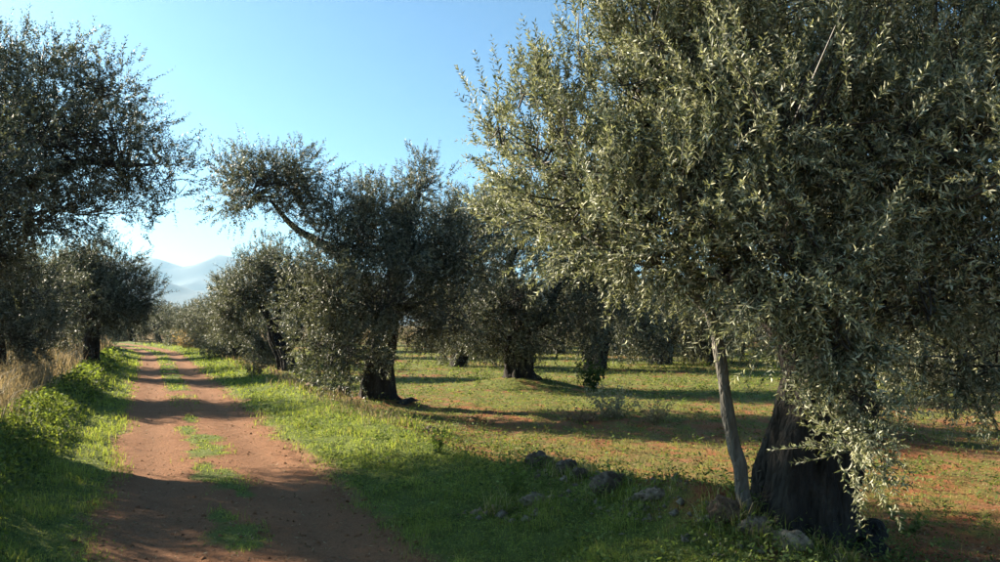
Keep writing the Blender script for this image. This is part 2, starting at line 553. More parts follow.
def crown_mesh(clumps, n_leaves, leaf_len, leaf_wid, seed, per_shoot=22, shoot_len=0.34, up=0.6, tone=1.0, hubs=None, silver=0.4, warm=0.0, tight=1.0, tri=False, leafjit=0.45):
    """clumps: (centre xyz, radii xyz, droop 0..1, weight). Returns verts, faces, colours.
    Branchlets fan out of each clump, each carries a few shoots, each shoot opposite pairs of lance-shaped leaves."""
    g = np.random.default_rng(seed)
    n_sh = max(40, int(n_leaves / per_shoot))
    w = np.array([c[3] * (c[1][0] * c[1][1] * c[1][2]) ** 0.62 for c in clumps]); w /= w.sum()
    P, D, L, BV, BF, BC = [], [], [], [], [], []
    boff = 0
    for (c, r, droop, _w), frac in zip(clumps, w):
        c = np.asarray(c, float); r = np.asarray(r, float)
        k = max(6, int(n_sh * frac))
        nspray = max(4, int(k / (6 / tight)))
        d = norm(g.normal(size=(nspray, 3)))
        q = g.random(nspray) ** 0.42
        lump = 0.98 + 0.20 * np.sin(d[:, 0] * 4.1 + seed) + 0.14 * np.sin(d[:, 1] * 5.3 + d[:, 2] * 3.7 + seed * 2)
        sc = c + d * q[:, None] * r * lump[:, None]
        out = norm(d / r)
        low = np.clip(-d[:, 2] + 0.2, 0, 1)
        upv = np.array([0, 0, 1.0])
        dirn = norm(out * 0.62 + upv * (up * (1 - droop * 1.5 * low)[:, None] - (droop * 1.1 * low)[:, None]) + g.normal(size=(nspray, 3)) * 0.28)
        # branchlets from the clump's heart to the sprays
        seg = 4
        u = np.linspace(0, 1, seg)[None, :, None]
        hub = c + (g.normal(size=(5, 3)) * 0.32 * np.array([1, 1, 0.6]) - np.array([0, 0, 0.42]))[g.integers(0, 5, nspray)] * r
        hub = hub * 0.8 + 0.2 * sc
        mid = hub + (sc - hub) * 0.55 + g.normal(size=(nspray, 3)) * 0.08 * r.mean() - upv * 0.05 * r[2]
        pth = (1 - u) ** 2 * hub[:, None] + 2 * u * (1 - u) * mid[:, None] + u ** 2 * sc[:, None]
        br = (0.003 + 0.006 * (1 - np.linspace(0, 1, seg))) * (1 + min(r.mean(), 1.0) * 0.3)
        tg = norm(sc - hub)
        aa = norm(np.cross(tg, np.array([0.3, 0.2, 0.93]) + g.normal(size=(nspray, 3)) * 0.1)); bb = np.cross(tg, aa)
        th = np.array([0, 2.094, 4.189])
        ring = np.cos(th)[:, None] * aa[:, None, :] + np.sin(th)[:, None] * bb[:, None, :]
        bv = (pth[:, :, None, :] + ring[:, None, :, :] * br[None, :, None, None]).reshape(-1, 3)
        base = boff + np.arange(nspray)[:, None, None] * seg * 3 + np.arange(seg - 1)[None, :, None] * 3
        kk = np.arange(3)[None, None, :]
        a0 = base + kk; a1 = base + (kk + 1) % 3
        BF.append(np.stack([a0, a1, a1 + 3], -1).reshape(-1, 3)); BF.append(np.stack([a0, a1 + 3, a0 + 3], -1).reshape(-1, 3))
        BV.append(bv); boff += len(bv)
        # shoots
        idx = g.integers(0, nspray, k)
        sp = sc[idx] + g.normal(size=(k, 3)) * 0.36 * shoot_len * tight
        sd = norm(dirn[idx] + g.normal(size=(k, 3)) * 0.36 * tight)
        P.append(sp); D.append(sd); L.append(shoot_len * g.uniform(0.55, 1.3, k))
    P = np.concatenate(P); D = np.concatenate(D); L = np.concatenate(L)
    k = len(P); m = per_shoot // 2
    tau = (np.arange(m)[None, :] + g.random((k, m)) * 0.6) / m                    # along the shoot
    tau = 0.06 + 0.94 * tau
    sag = g.uniform(-0.10, 0.16, (k, 1))
    pos = P[:, None, :] + D[:, None, :] * (L[:, None] * tau)[..., None]
    pos[..., 2] -= (sag * L[:, None]) * tau ** 2
    a = norm(np.cross(D, np.array([0.2, 0.35, 0.9]) + g.normal(size=(k, 3)) * 0.3)); b = np.cross(D, a)
    phi = (np.arange(m)[None, :] * (math.pi / 2) + g.random((k, 1)) * 6.283 + g.normal(size=(k, m)) * 0.35)
    side = np.cos(phi)[..., None] * a[:, None, :] + np.sin(phi)[..., None] * b[:, None, :]
    sides = np.stack([side, -side], 2)                                               # k,m,2,3
    ld = norm(D[:, None, None, :] * g.uniform(0.35, 1.05, (k, m, 2, 1)) + sides * g.uniform(0.45, 1.0, (k, m, 2, 1)) + g.normal(size=(k, m, 2, 3)) * 0.18)
    wd = norm(np.cross(ld, D[:, None, None, :] + g.normal(size=(k, m, 2, 3)) * 0.45))
    nn = np.cross(wd, ld)
    taper = (1.08 - 0.45 * tau)[..., None, None]
    ll = leaf_len * g.uniform(0.7, 1.2, (k, m, 2, 1)) * taper
    lw = leaf_wid * g.uniform(0.75, 1.2, (k, m, 2, 1)) * taper
    b0 = np.broadcast_to(pos[:, :, None, :], ld.shape)
    mid = b0 + ld * ll * 0.46 + nn * (0.05 * ll)
    v0 = b0
    v1 = mid + wd * lw * 0.5 + nn * lw * 0.16
    v2 = b0 + ld * ll - nn * ll * g.uniform(-0.05, 0.14, (k, m, 2, 1))
    v3 = mid - wd * lw * 0.5 + nn * lw * 0.16
    nl = k * m * 2
    if tri:
        low = b0 + ld * ll * 0.22
        LV = np.stack([low + wd * lw * 0.5, low - wd * lw * 0.5, v2], 3).reshape(-1, 3)
        nv = 3
        LF = np.arange(nl * 3).reshape(-1, 3)
    else:
        nv = 4
        LV = np.stack([v0, v1, v2, v3], 3).reshape(-1, 3)
        i4 = np.arange(nl)[:, None] * 4
        LF = np.concatenate([i4 + np.array([[0, 1, 2]]), i4 + np.array([[0, 2, 3]])], 1).reshape(-1, 3)
    topc = np.array([0.040, 0.047, 0.024]); und = np.array([0.185, 0.185, 0.130]); young = np.array([0.185, 0.180, 0.092])
    shoot_young = (g.random((k, 1, 1)) < 0.3 + warm)
    mixu = (g.random((k, m, 2)) < silver).astype(float)[..., None]
    lc = topc * (1 - mixu) + und * mixu
    yy = (np.clip(tau - 0.35, 0, 1)[..., None] * shoot_young)[..., None] * 0.9
    lc = lc * (1 - yy) + young * yy
    lc = lc * g.uniform(0.75, 1.25, (k, m, 2, 1)) * g.uniform(0.8, 1.2, (k, 1, 1, 1)) * tone
    LC = np.repeat(lc.reshape(-1, 3), nv, 0)
    # shoot stems: thin three sided needles
    tip = P + D * L[:, None]; tip[:, 2] -= sag[:, 0] * L
    sw = 0.0022 * (leaf_len / 0.055)
    SV = np.stack([P + a * sw, P + b * sw, P - (a + b) * sw * 0.7, tip], 1).reshape(-1, 3)
    q4 = np.arange(k)[:, None] * 4
    SF = np.concatenate([q4 + np.array([[0, 1, 3]]), q4 + np.array([[1, 2, 3]]), q4 + np.array([[2, 0, 3]])], 1).reshape(-1, 3)
    BV = np.concatenate(BV); BF = np.concatenate(BF)
    brown = np.array([0.045, 0.039, 0.031])
    V = np.concatenate([LV, SV, BV]); F = np.concatenate([LF, SF + len(LV), BF + len(LV) + len(SV)])
    C = np.concatenate([LC, np.tile(np.array([0.13, 0.13, 0.085]), (len(SV), 1)), np.tile(brown, (len(BV), 1))])
    return V, F, C


def build_tree(name, label, base, trunk_path, trunk_r, limbs, clumps, n_leaves, leaf=(0.06, 0.014), seed=1, group=None,
               trunk_sides=48, flute=0.26, extra=(), cat='tree', **kw):
    z = hz(base[0], base[1])
    org = np.array([base[0], base[1], z])
    root = empty(name, org, label, cat, group)
    tp = [np.array([base[0], base[1], z - 0.25])] + [np.asarray(p, float) for p in trunk_path]
    part_tube('trunk', tp, trunk_r, BARK, root, org, trunk_sides, flute, seed, 1.4, n=max(34, int(trunk_sides * 0.7)))
    for i, (lp, lr) in enumerate(limbs):
        part_tube('limb', lp, lr, BARK, root, org, 12, 0.07, seed + i + 3, 1.0)
    for pth, rr in extra:
        g = np.random.default_rng(seed + 77)
        pr = spline(np.concatenate([np.asarray(pth, float), np.asarray(rr, float)[:, None]], 1), 26)
        pr[1:-1, :3] += g.normal(size=(24, 3)) * 0.005
        pr[:, 3] *= 1 + g.normal(size=26) * 0.07
        part_tube('side_stem', pr[:, :3], pr[:, 3], SMOOTH_BARK, root, org, 18, 0.10, seed + 20, 1.6, n=80)
    V, F, C = crown_mesh(clumps, n_leaves, leaf[0], leaf[1], seed, **kw)
    cr = mesh_obj('crown', V, F, LEAF, root, cols=C, origin=org)
    cr['kind'] = 'stuff'
    return root


def pc(px, py, Y, rx, ry, rd, droop=0.3, w=1.0):
    """clump seen at px,py at distance Y with pixel radii rx, ry and depth radius rd in metres"""
    k = Y / 800
    return (at(px, py, Y), (rx * k, rd, ry * k), droop, w)


def gp(px, py, Y):
    return at(px, py, Y)


def seg_limb(p0, p1, r0, r1, sag=0.12, seed=0):
    g = np.random.default_rng(seed)
    p0 = np.asarray(p0, float); p1 = np.asarray(p1, float)
    L = np.linalg.norm(p1 - p0)
    j = g.normal(size=(2, 3)) * 0.06 * L
    a = p0 + (p1 - p0) * 0.33 + j[0] - np.array([0, 0, sag * L * 0.4]); b = p0 + (p1 - p0) * 0.68 + j[1] - np.array([0, 0, sag * L * 0.3])
    return [p0, a, b, p1], [r0, r0 * 0.75 + r1 * 0.25, r0 * 0.4 + r1 * 0.6, r1]


# --- the big olive on the right
yb = T_BIG[1]
fork = gp(818, 385, yb + 0.05)
big_clumps = [
    pc(584, 45, 5.6, 13, 48, 0.12, 0, 0.8), pc(618, 5, 5.6, 16, 60, 0.15, 0, 0.8), pc(522, 88, 5.6, 14, 36, 0.12, 0, 0.8), pc(498, 125, 5.6, 12, 34, 0.12, 0, 0.7), pc(552, 70, 5.6, 13, 36, 0.12, 0, 0.8), pc(655, 0, 5.6, 18, 60, 0.2, 0, 0.8),
    pc(600, 175, 5.5, 90, 95, 0.75, 0.25, 1.0), pc(560, 150, 5.7, 55, 70, 0.5, 0.2, 0.9), pc(662, 75, 5.7, 75, 90, 0.8, 0.1, 1.0),
    pc(700, 40, 5.5, 90, 120, 0.9, 0.1, 1.0), pc(640, 225, 5.2, 75, 55, 0.6, 0.5, 0.9), pc(720, 200, 5.0, 85, 85, 0.7, 0.35, 1.0),
    pc(735, 265, 4.95, 40, 45, 0.35, 0.6, 0.9), pc(790, 110, 4.95, 100, 120, 0.8, 0.2, 1.0), pc(800, 250, 4.75, 75, 80, 0.6, 0.6, 1.0),
    pc(834, 325, 4.8, 46, 52, 0.45, 0.45, 1.2), pc(850, 400, 4.9, 32, 44, 0.32, 0.45, 1.3), pc(864, 445, 5.0, 18, 28, 0.2, 0.5, 1.3), pc(880, 130, 5.3, 100, 130, 0.9, 0.25, 1.0),
    pc(905, 280, 5.2, 75, 75, 0.7, 0.7, 0.9), pc(960, 80, 5.6, 110, 150, 1.0, 0.2, 1.0), pc(985, 250, 5.4, 85, 110, 0.9, 0.6, 0.9),
    pc(985, 165, 4.3, 42, 60, 0.35, 0.3, 0.55), pc(960, 350, 6.0, 85, 45, 0.8, 0.9, 0.7), pc(820, -60, 5.8, 190, 110, 1.2, 0.0, 1.0),
    pc(1080, 100, 6.0, 120, 160, 1.2, 0.3, 0.9), pc(820, 140, 7.3, 190, 180, 0.9, 0.3, 0.9), pc(700, 150, 6.8, 110, 130, 0.7, 0.3, 0.8), pc(590, 215, 6.7, 62, 48, 0.5, 0.5, 0.9), pc(655, 245, 6.7, 50, 36, 0.4, 0.6, 0.9), pc(548, 190, 6.9, 42, 48, 0.5, 0.4, 0.8),
    pc(950, 60, 7.4, 160, 170, 1.0, 0.3, 0.6)]
big_limbs = [
    seg_limb(fork, gp(735, 225, 5.7), 0.22, 0.07, -0.05, 1), seg_limb(gp(735, 225, 5.7), gp(640, 90, 5.7), 0.07, 0.025, 0, 2),
    seg_limb(fork, gp(800, 150, 5.6), 0.24, 0.06, 0, 3), seg_limb(fork, gp(905, 190, 5.8), 0.25, 0.06, 0.05, 4),
    seg_limb(gp(880, 240, 5.9), gp(990, 200, 5.8), 0.10, 0.04, 0.05, 5), seg_limb(gp(805, 300, 5.8), gp(845, 270, 5.0), 0.08, 0.03, -0.1, 6),
    seg_limb(fork, gp(820, 130, 7.0), 0.18, 0.05, 0, 7)]
build_tree('olive_tree', 'largest olive with thick black trunk and silvery sunlit leaves, stones at its foot', T_BIG,
           [gp(794, 548, yb), gp(796, 520, yb), gp(803, 480, yb), gp(812, 430, yb), fork],
           [0.56, 0.43, 0.38, 0.36, 0.33, 0.27], big_limbs, big_clumps, 360000, (0.056, 0.0150), 5,
           trunk_sides=140, flute=0.27, per_shoot=26, shoot_len=0.33, up=1.0, silver=0.46, warm=0.3, tone=1.95, tight=0.7,
           extra=[([gp(750, 525, yb - 0.2), gp(741, 478, yb - 0.22), gp(727, 405, yb - 0.25), gp(714, 325, yb - 0.3), gp(690, 292, yb - 0.3), gp(655, 262, yb - 0.35), gp(625, 205, 5.5)],
                   [0.055, 0.047, 0.043, 0.040, 0.034, 0.026, 0.014])])

# --- row tree with the arching limb
ym = T_MID[1]
fk = gp(388, 318, ym)
mid_clumps = [
    pc(275, 182, 16.6, 52, 30, 1.0, 0.3, 1.0), pc(240, 192, 16.6, 25, 24, 0.5, 0.5, 0.7), pc(310, 205, 16.6, 25, 28, 0.5, 0.4, 0.7), pc(355, 232, 16.4, 42, 42, 1.0, 0.3, 1.0),
    pc(335, 290, 15.6, 42, 42, 0.8, 0.6, 1.0), pc(345, 350, 15.7, 36, 40, 0.7, 0.9, 0.9), pc(318, 345, 15.9, 22, 36, 0.5, 0.9, 0.7), pc(420, 178, 17.3, 20, 26, 0.5, 0.0, 0.7),
    pc(405, 240, 17, 50, 45, 1.2, 0.2, 1.0), pc(390, 290, 16.2, 45, 45, 1.0, 0.5, 1.0), pc(450, 250, 17.4, 45, 50, 1.2, 0.3, 1.0), pc(440, 310, 17.2, 42, 36, 1.2, 0.8, 0.9),
    pc(385, 205, 17.5, 30, 25, 0.8, 0.0, 0.8)]
build_tree('olive_tree', 'olive beside the grass verge with one arching limb reaching over the track', T_MID,
           [gp(375, 402, ym), gp(376, 385, ym), gp(383, 352, ym), fk], [0.80, 0.46, 0.36, 0.28, 0.22],
           [([fk, gp(365, 285, ym - .2), gp(332, 250, ym - .4), gp(295, 228, ym - .4), gp(270, 200, ym - .4)], [0.17, 0.13, 0.10, 0.07, 0.03]),
            seg_limb(fk, gp(410, 235, ym), 0.17, 0.05, 0, 2), seg_limb(fk, gp(450, 260, ym + .4), 0.14, 0.05, 0.1, 3), seg_limb(gp(410, 235, ym), gp(420, 180, 17.3), 0.05, 0.02, 0, 4),
            seg_limb(gp(383, 330, ym), gp(350, 300, 15.8), 0.09, 0.03, -0.1, 5)],
           mid_clumps, 150000, (0.085, 0.030), 11, tri=True, shoot_len=0.40, up=0.55, silver=0.45)

# --- leaning tree farther along the row
yl = T_LEAN[1]
lk = gp(272, 330, yl)
build_tree('olive_tree', 'leaning olive with a bowed bare trunk next along the verge', T_LEAN,
           [gp(287, 371, yl), gp(284, 355, yl), gp(276, 342, yl), lk], [0.60, 0.36, 0.28, 0.24, 0.19],
           [seg_limb(lk, gp(255, 290, yl), 0.15, 0.05, 0, 1), seg_limb(lk, gp(290, 285, yl), 0.15, 0.05, 0, 2), seg_limb(gp(284, 352, yl), gp(312, 300, yl), 0.18, 0.05, 0.1, 3)],
           [pc(250, 290, yl, 36, 32, 1.1, 0.5), pc(285, 275, yl, 36, 28, 1.1, 0.3), pc(312, 295, yl, 30, 36, 1.1, 0.5), pc(232, 312, yl - .5, 24, 24, 0.8, 0.8, .8), pc(265, 262, yl, 24, 18, .8, .1, .8)],
           66000, (0.10, 0.036), 21, tri=True, shoot_len=0.42, silver=0.5)

# --- field tree on its mound
yf = T_FIELD[1]
ff = gp(518, 335, yf)
build_tree('olive_tree', 'dark field olive on a low earth mound between two shadow bands', T_FIELD,
           [gp(520, 382, yf), gp(519, 372, yf), gp(519, 355, yf), ff], [0.95, 0.58, 0.38, 0.36, 0.30],
           [seg_limb(ff, gp(480, 260, yf), 0.2, 0.06, 0, 1), seg_limb(ff, gp(525, 240, yf), 0.2, 0.06, 0, 2), seg_limb(ff, gp(575, 270, yf), 0.2, 0.06, 0.1, 3)],
           [pc(470, 250, yf, 48, 42, 1.4, 0.4), pc(490, 210, yf, 36, 30, 1.2, 0.1), pc(530, 225, yf, 50, 45, 1.5, 0.2), pc(580, 255, yf, 45, 45, 1.4, 0.4), pc(510, 290, yf - .9, 60, 42, 1.2, 0.7),
            pc(470, 315, yf, 36, 30, 1.2, 0.9), pc(570, 315, yf - .3, 40, 34, 1.1, 0.9), pc(530, 330, yf - .7, 44, 30, 0.9, 0.9, .9), pc(490, 332, yf - .8, 34, 28, 0.8, 1.0, .8), pc(605, 300, yf, 34, 40, 1.2, 0.7), pc(590, 345, yf - .5, 28, 24, .8, 1, .7), pc(450, 215, yf, 24, 20, .8, .1, .7)],
           105000, (0.095, 0.036), 31, tri=True, shoot_len=0.42, silver=0.35, tone=0.9)

# --- low sweeping tree behind the big one, right edge
yr = T_RIGHT[1]
rf_ = np.array([T_RIGHT[0], yr, 1.5])
build_tree('olive_tree', 'shaded olive with low sweeping branches at the right edge behind the largest olive', T_RIGHT,
           [np.array([T_RIGHT[0], yr, 0.1]), np.array([T_RIGHT[0] + .05, yr, 0.7]), rf_], [0.6, 0.42, 0.34, 0.26],
           [seg_limb(rf_, gp(800, 230, yr), 0.16, 0.05, 0, 1), seg_limb(rf_, gp(950, 240, yr), 0.16, 0.05, 0, 2), seg_limb(rf_, gp(940, 320, yr - .8), 0.13, 0.04, 0.1, 3)],
           [pc(820, 230, yr, 80, 70, 1.5, 0.4), pc(920, 210, yr, 80, 75, 1.6, 0.3), pc(1000, 270, yr, 70, 70, 1.4, 0.6), pc(930, 320, yr - .9, 62, 48, 1.0, 0.9), pc(975, 365, yr - .5, 55, 30, 0.9, 1.0, .8),
            pc(890, 360, yr - .9, 36, 34, .7, 1.0, .8), pc(780, 310, yr + .5, 50, 45, 1.0, 0.9), pc(860, 150, yr, 70, 50, 1.4, 0.1), pc(1060, 340, yr, 60, 60, 1.2, 0.9, .8)],
           80000, (0.08, 0.028), 41, tri=True, shoot_len=0.4, silver=0.4)

# --- left side
yn = T_NEARLEFT[1]
nx = T_NEARLEFT[0]
nk = np.array([nx, yn, 2.1])
build_tree('olive_tree', 'big dark olive filling the upper left corner beside the track', T_NEARLEFT,
           [np.array([nx, yn, 0.3]), np.array([nx - .03, yn, 0.9]), nk], [0.75, 0.52, 0.42, 0.32],
           [seg_limb(nk, gp(70, 160, yn), 0.18, 0.05, 0, 1), seg_limb(nk, gp(-40, 120, yn), 0.18, 0.05, 0, 2), seg_limb(nk, gp(-110, 180, yn), 0.16, 0.05, 0.1, 3), seg_limb(gp(50, 180, yn), gp(150, 165, 11.3), 0.07, 0.02, -0.1, 4)],
           [pc(60, 125, yn, 68, 68, 1.2, 0.3), pc(118, 150, 11.4, 50, 55, .9, 0.35), pc(-30, 105, yn, 85, 65, 1.4, 0.2), pc(163, 178, 11.2, 26, 28, .45, 0.5, .7), pc(20, 205, yn - .3, 60, 45, 1.1, 0.6),
            pc(-110, 150, yn, 90, 80, 1.6, 0.4), pc(95, 85, yn, 45, 24, .7, 0.0, .7), pc(45, 62, yn, 32, 20, .6, 0, .6), pc(95, 205, 11.2, 45, 22, .6, 0.6, .7), pc(-60, 230, yn, 60, 55, 1.2, 0.7), pc(5, 60, yn, 35, 28, .8, 0, .7),
            pc(-170, 220, yn, 70, 70, 1.3, .6), *[(np.array(p), np.array([0.75, 0.42, 0.30]) * q, 0.4, 1.1) for p, q in [((-8.6, 10.2, 1.9), 1.6), ((-7.9, 7.6, 2.1), 1.2), ((-8.2, 8.3, 3.1), 1.1), ((-7.8, 8.6, 1.7), 1.0), ((-8.5, 9.1, 2.5), 0.9), ((-8.3, 9.3, 3.7), 1.2), ((-8.8, 7.4, 3.4), 1.4), ((-8.4, 6.7, 2.6), 1.5), ((-9.0, 10.1, 3.3), 1.2), ((-9.2, 10.4, 4.5), 1.6)]],  # small clumps listed by xyz: unseen, added to throw striped shade on the near track
            pc(-60, 150, yn + 2, 100, 70, 1.2, 0.4), pc(-30, 170, yn - 2, 80, 60, 1.0, 0.4, 0.6), pc(0, 250, yn, 45, 32, .9, .8, .8)],
           265000, (0.066, 0.023), 54, tri=True, shoot_len=0.36, silver=0.4)

y2 = T_LEFT2[1]; x2 = T_LEFT2[0]
k2 = np.array([x2, y2, 1.9])
build_tree('olive_tree', 'low-branched olive at the left edge among dry grass', T_LEFT2,
           [np.array([x2, y2, 0.3]), np.array([x2, y2, 0.9]), k2], [0.65, 0.45, 0.36, 0.26],
           [seg_limb(k2, gp(30, 290, y2), 0.15, 0.05, 0, 1), seg_limb(k2, gp(-20, 260, y2), 0.15, 0.05, 0, 2), seg_limb(k2, gp(-60, 280, y2), 0.15, 0.05, 0, 3)],
           [pc(25, 290, y2, 42, 36, 1.3, 0.6), pc(-25, 265, y2, 46, 40, 1.4, 0.3), pc(20, 335, y2 - 1, 34, 28, .9, 0.9, .8), pc(-70, 290, y2, 46, 46, 1.4, 0.6), pc(-40, 300, y2 - 1.6, 50, 40, 1.1, 0.8), pc(52, 330, y2 - .2, 18, 20, .6, .9, .7)],
           80000, (0.09, 0.030), 61, tri=True, shoot_len=0.4, silver=0.45)

y3 = T_LEFT3[1]; x3 = T_LEFT3[0]
k3 = gp(92, 330, y3)
build_tree('olive_tree', 'round-crowned olive with straight short trunk on the left verge', T_LEFT3,
           [gp(91, 364, y3), gp(91, 355, y3), k3], [0.45, 0.27, 0.23, 0.20],
           [seg_limb(k3, gp(75, 285, y3), 0.13, 0.04, 0, 1), seg_limb(k3, gp(105, 275, y3), 0.13, 0.04, 0, 2), seg_limb(k3, gp(128, 300, y3), 0.12, 0.04, 0.1, 3)],
           [pc(105, 270, y3, 36, 28, 1.3, 0.2), pc(75, 280, y3, 34, 32, 1.3, 0.4), pc(130, 295, y3, 28, 28, 1.1, 0.6), pc(100, 305, y3 - .9, 40, 26, .9, 0.7), pc(140, 315, y3, 18, 18, .7, 0.8, .7), pc(60, 310, y3, 30, 28, 1.1, 0.8)],
           75000, (0.10, 0.034), 71, tri=True, shoot_len=0.42, silver=0.4, tone=0.95)

# --- farther olives: three prototypes, then copies with their parts


def proto_tree(seed, label, group, h=4.6):
    g = np.random.default_rng(seed)
    base = np.array([0.0, 0.0, 0.0])
    root = empty('olive_tree', base, label, 'tree', group)
    lean = g.normal(size=2) * 0.25
    k = np.array([lean[0], lean[1], 1.5])
    part_tube('trunk', [(0, 0, -0.3), (0, 0, 0.1), (lean[0] * .4, lean[1] * .4, 0.8), k], [0.6, 0.38, 0.30, 0.24], BARK, root, base, 16, 0.15, seed, 1.0, n=16)
    cl = []
    for i in range(9):
        a = i * 2.4 + g.random() * 0.8
        rr = 0 if i == 0 else g.uniform(0.9, 1.8)
        zz = h - 1.0 - (rr * 0.75) + g.uniform(-0.4, 0.4) - (1.5 if i % 3 == 2 else 0)
        c = np.array([k[0] + rr * math.cos(a), k[1] + rr * math.sin(a), zz])
        cl.append((c, np.array([1.0, 1.0, 0.85]) * g.uniform(0.8, 1.25), 0.9 if zz < h - 2 else 0.2, 1.0))
    for i in range(4):
        part_tube('limb', *seg_limb(k, cl[i * 2][0], 0.13, 0.04, 0.05, seed + i), BARK, root, base, 8, 0.05, i, 0.5)
    V, F, C = crown_mesh(cl, 40000, 0.13, 0.046, seed, per_shoot=18, tri=True, shoot_len=0.5, silver=0.45)
    cr = mesh_obj('crown', V, F, LEAF, root, cols=C, origin=base)
    cr['kind'] = 'stuff'
    return root


def copy_tree(o):
    c = o.copy(); col.objects.link(c)
    for ch in o.children:
        d = ch.copy(); col.objects.link(d); d.parent = c
    return c


def put(o, x, y, rz, sc, label, group=None):
    o.location = (x, y, hz(x, y)); o.rotation_euler = (0, 0, rz); o.scale = (sc, sc, sc)
    o['label'] = label
    if group: o['group'] = group
    elif 'group' in o: del o['group']


protos = [proto_tree(101, '', 'x'), proto_tree(102, '', 'x', 4.2), proto_tree(103, '', 'x', 5.0)]
used = [False] * 3
ROWR = 'far olives of the row along the right verge'
ROWL = 'far olives of the row along the left verge'
FIELDG = 'far olives in the rows across the field'
ENDG = 'olives closing the far end of the track'
far = []
ORD = ['first', 'second', 'third', 'fourth', 'fifth', 'sixth', 'farthest']
for s, t in [(36.0, 4.6), (40.5, 4.1), (49, 4.6), (57, 4.4), (66, 4.6), (76, 4.2), (88, 3.0)]:
    far.append((*xy(s, t + float(bend(s))), ROWR, ORD[len(far)] + ' olive beyond the leaning one in the row along the right verge'))
for s, t in [(38, -4.6), (47, -3.0), (57, -3.6), (67, -4.5), (78, -6), (90, -8)]:
    far.append((*xy(s, t + float(bend(s))), ROWL, ORD[len(far) - 7] + ' olive beyond the round-crowned one in the row along the left verge'))
for s, t in [(92, -1.5), (98, -6), (101, 2), (108, -11), (112, -3)]:
    far.append((*xy(s, t), ENDG, 'distant olive closing the view at the end of the track'))
fx, fy = ground_at(458, 364)
far.append((fx, fy, None, 'slim-trunked olive seen between the arching-limb olive and the mound olive'))
for _px, _py in [(560, 351), (612, 349), (738, 352), (488, 349), (700, 355), (640, 346), (585, 345), (530, 346)]:
    far.append((*ground_at(_px, _py), FIELDG, 'far olive standing in the rows across the field'))
fx, fy = ground_at(662, 362)
far.append((fx, fy, None, 'field olive with low drooping foliage seen in the gap left of the grey side stem'))
for s, t in [(44, 10), (56, 10.5), (68, 10), (16, 21), (28, 16.5), (40, 17), (52, 18), (66, 17), (30, 24), (42, 25), (56, 26), (22, 30), (36, 33), (50, 35), (10, 27), (0, 34), (12, 38), (64, 30), (26, 42), (44, 45), (4, 20), (70, 44), (14, 50)]:
    far.append((*xy(s, t), FIELDG, 'far olive standing in the rows across the field'))
for i, (x, y, grp, lab) in enumerate(far):
    k = i % 3
    if used[k]:
        o = copy_tree(protos[k])
    else:
        o = protos[k]; used[k] = True
    put(o, x, y, i * 2.17, (0.92 + 0.06 * ((i * 7) % 5)) * (0.80 if i < 7 else 1.0), lab, grp)


# ------------------------------------------------------------------ grass and ground cover
def polar_points(n, r0, r1, a0=-42, a1=42, power=2.0):
    a = np.radians(rng.uniform(a0, a1, n))
    if power == 2.0:
        r = r0 * (r1 / r0) ** rng.random(n)
    else:
        q = 2 - power
        r = (r0 ** q + rng.random(n) * (r1 ** q - r0 ** q)) ** (1 / q)
    return r * np.sin(a), r * np.cos(a), r


def blades(x, y, hgt, wid, lean, colr, z=None):
    """bent blades: two segments, 3 triangles"""
    n = len(x)
    if z is None: z = height(x, y) - 0.01
    a = rng.uniform(0, 2 * math.pi, n)
    dx, dy = np.cos(a), np.sin(a)
    la = rng.uniform(0, 2 * math.pi, n)
    ln = lean * hgt
    lx, ly = np.cos(la) * ln, np.sin(la) * ln
    b = np.stack([x, y, z], -1)
    w = np.stack([dx * wid, dy * wid, 0 * x], -1) * 0.5
    m = b + np.stack([lx * 0.3, ly * 0.3, hgt * 0.6], -1)
    t = b + np.stack([lx, ly, hgt * (1 - 0.25 * lean)], -1)
    V = np.stack([b - w, b + w, m + w * 0.8, m - w * 0.8, t], 1).reshape(-1, 3)
    i = np.arange(n)[:, None] * 5
    F = np.concatenate([i + np.array([[0, 1, 2]]), i + np.array([[0, 2, 3]]), i + np.array([[3, 2, 4]])], 1).reshape(-1, 3)
    return V, F, np.repeat(colr, 5, 0)


def leaves_flat(x, y, z, size, tilt, colr, asp=0.7):
    """little broad leaves at given heights, mostly facing up"""
    n = len(x)
    nrm = norm(np.stack([rng.normal(size=n) * tilt, rng.normal(size=n) * tilt, np.ones(n)], -1))
    a = norm(np.cross(nrm, norm(rng.normal(size=(n, 3))))); b = np.cross(nrm, a)
    c = np.stack([x, y, z], -1)
    sz = size[:, None]
    V = np.stack([c - a * sz * .5, c + b * sz * asp * .5 + a * sz * .05, c + a * sz * .5, c - b * sz * asp * .5 + a * sz * .05], 1).reshape(-1, 3)
    i = np.arange(n)[:, None] * 4
    F = np.concatenate([i + np.array([[0, 1, 2]]), i + np.array([[0, 2, 3]])], 1).reshape(-1, 3)
    return V, F, np.repeat(colr, 4, 0)


def join(parts):
    V, F, C, o = [], [], [], 0
    for v, f, c in parts:
        V.append(v); F.append(f + o); C.append(c); o += len(v)
    return np.concatenate(V), np.concatenate(F), np.concatenate(C)


def tint(n, base, var=0.25, alt=None, p=0.0):
    c = np.tile(np.array(base), (n, 1))
    if alt is not None:
        k = rng.random(n) < p
        c[k] = np.array(alt)
    return c * rng.uniform(1 - var, 1 + var, (n, 1))


GREEN, LIME, DGREEN, STRAW = (0.155, 0.190, 0.048), (0.28, 0.30, 0.085), (0.065, 0.088, 0.032), (0.36, 0.30, 0.17)

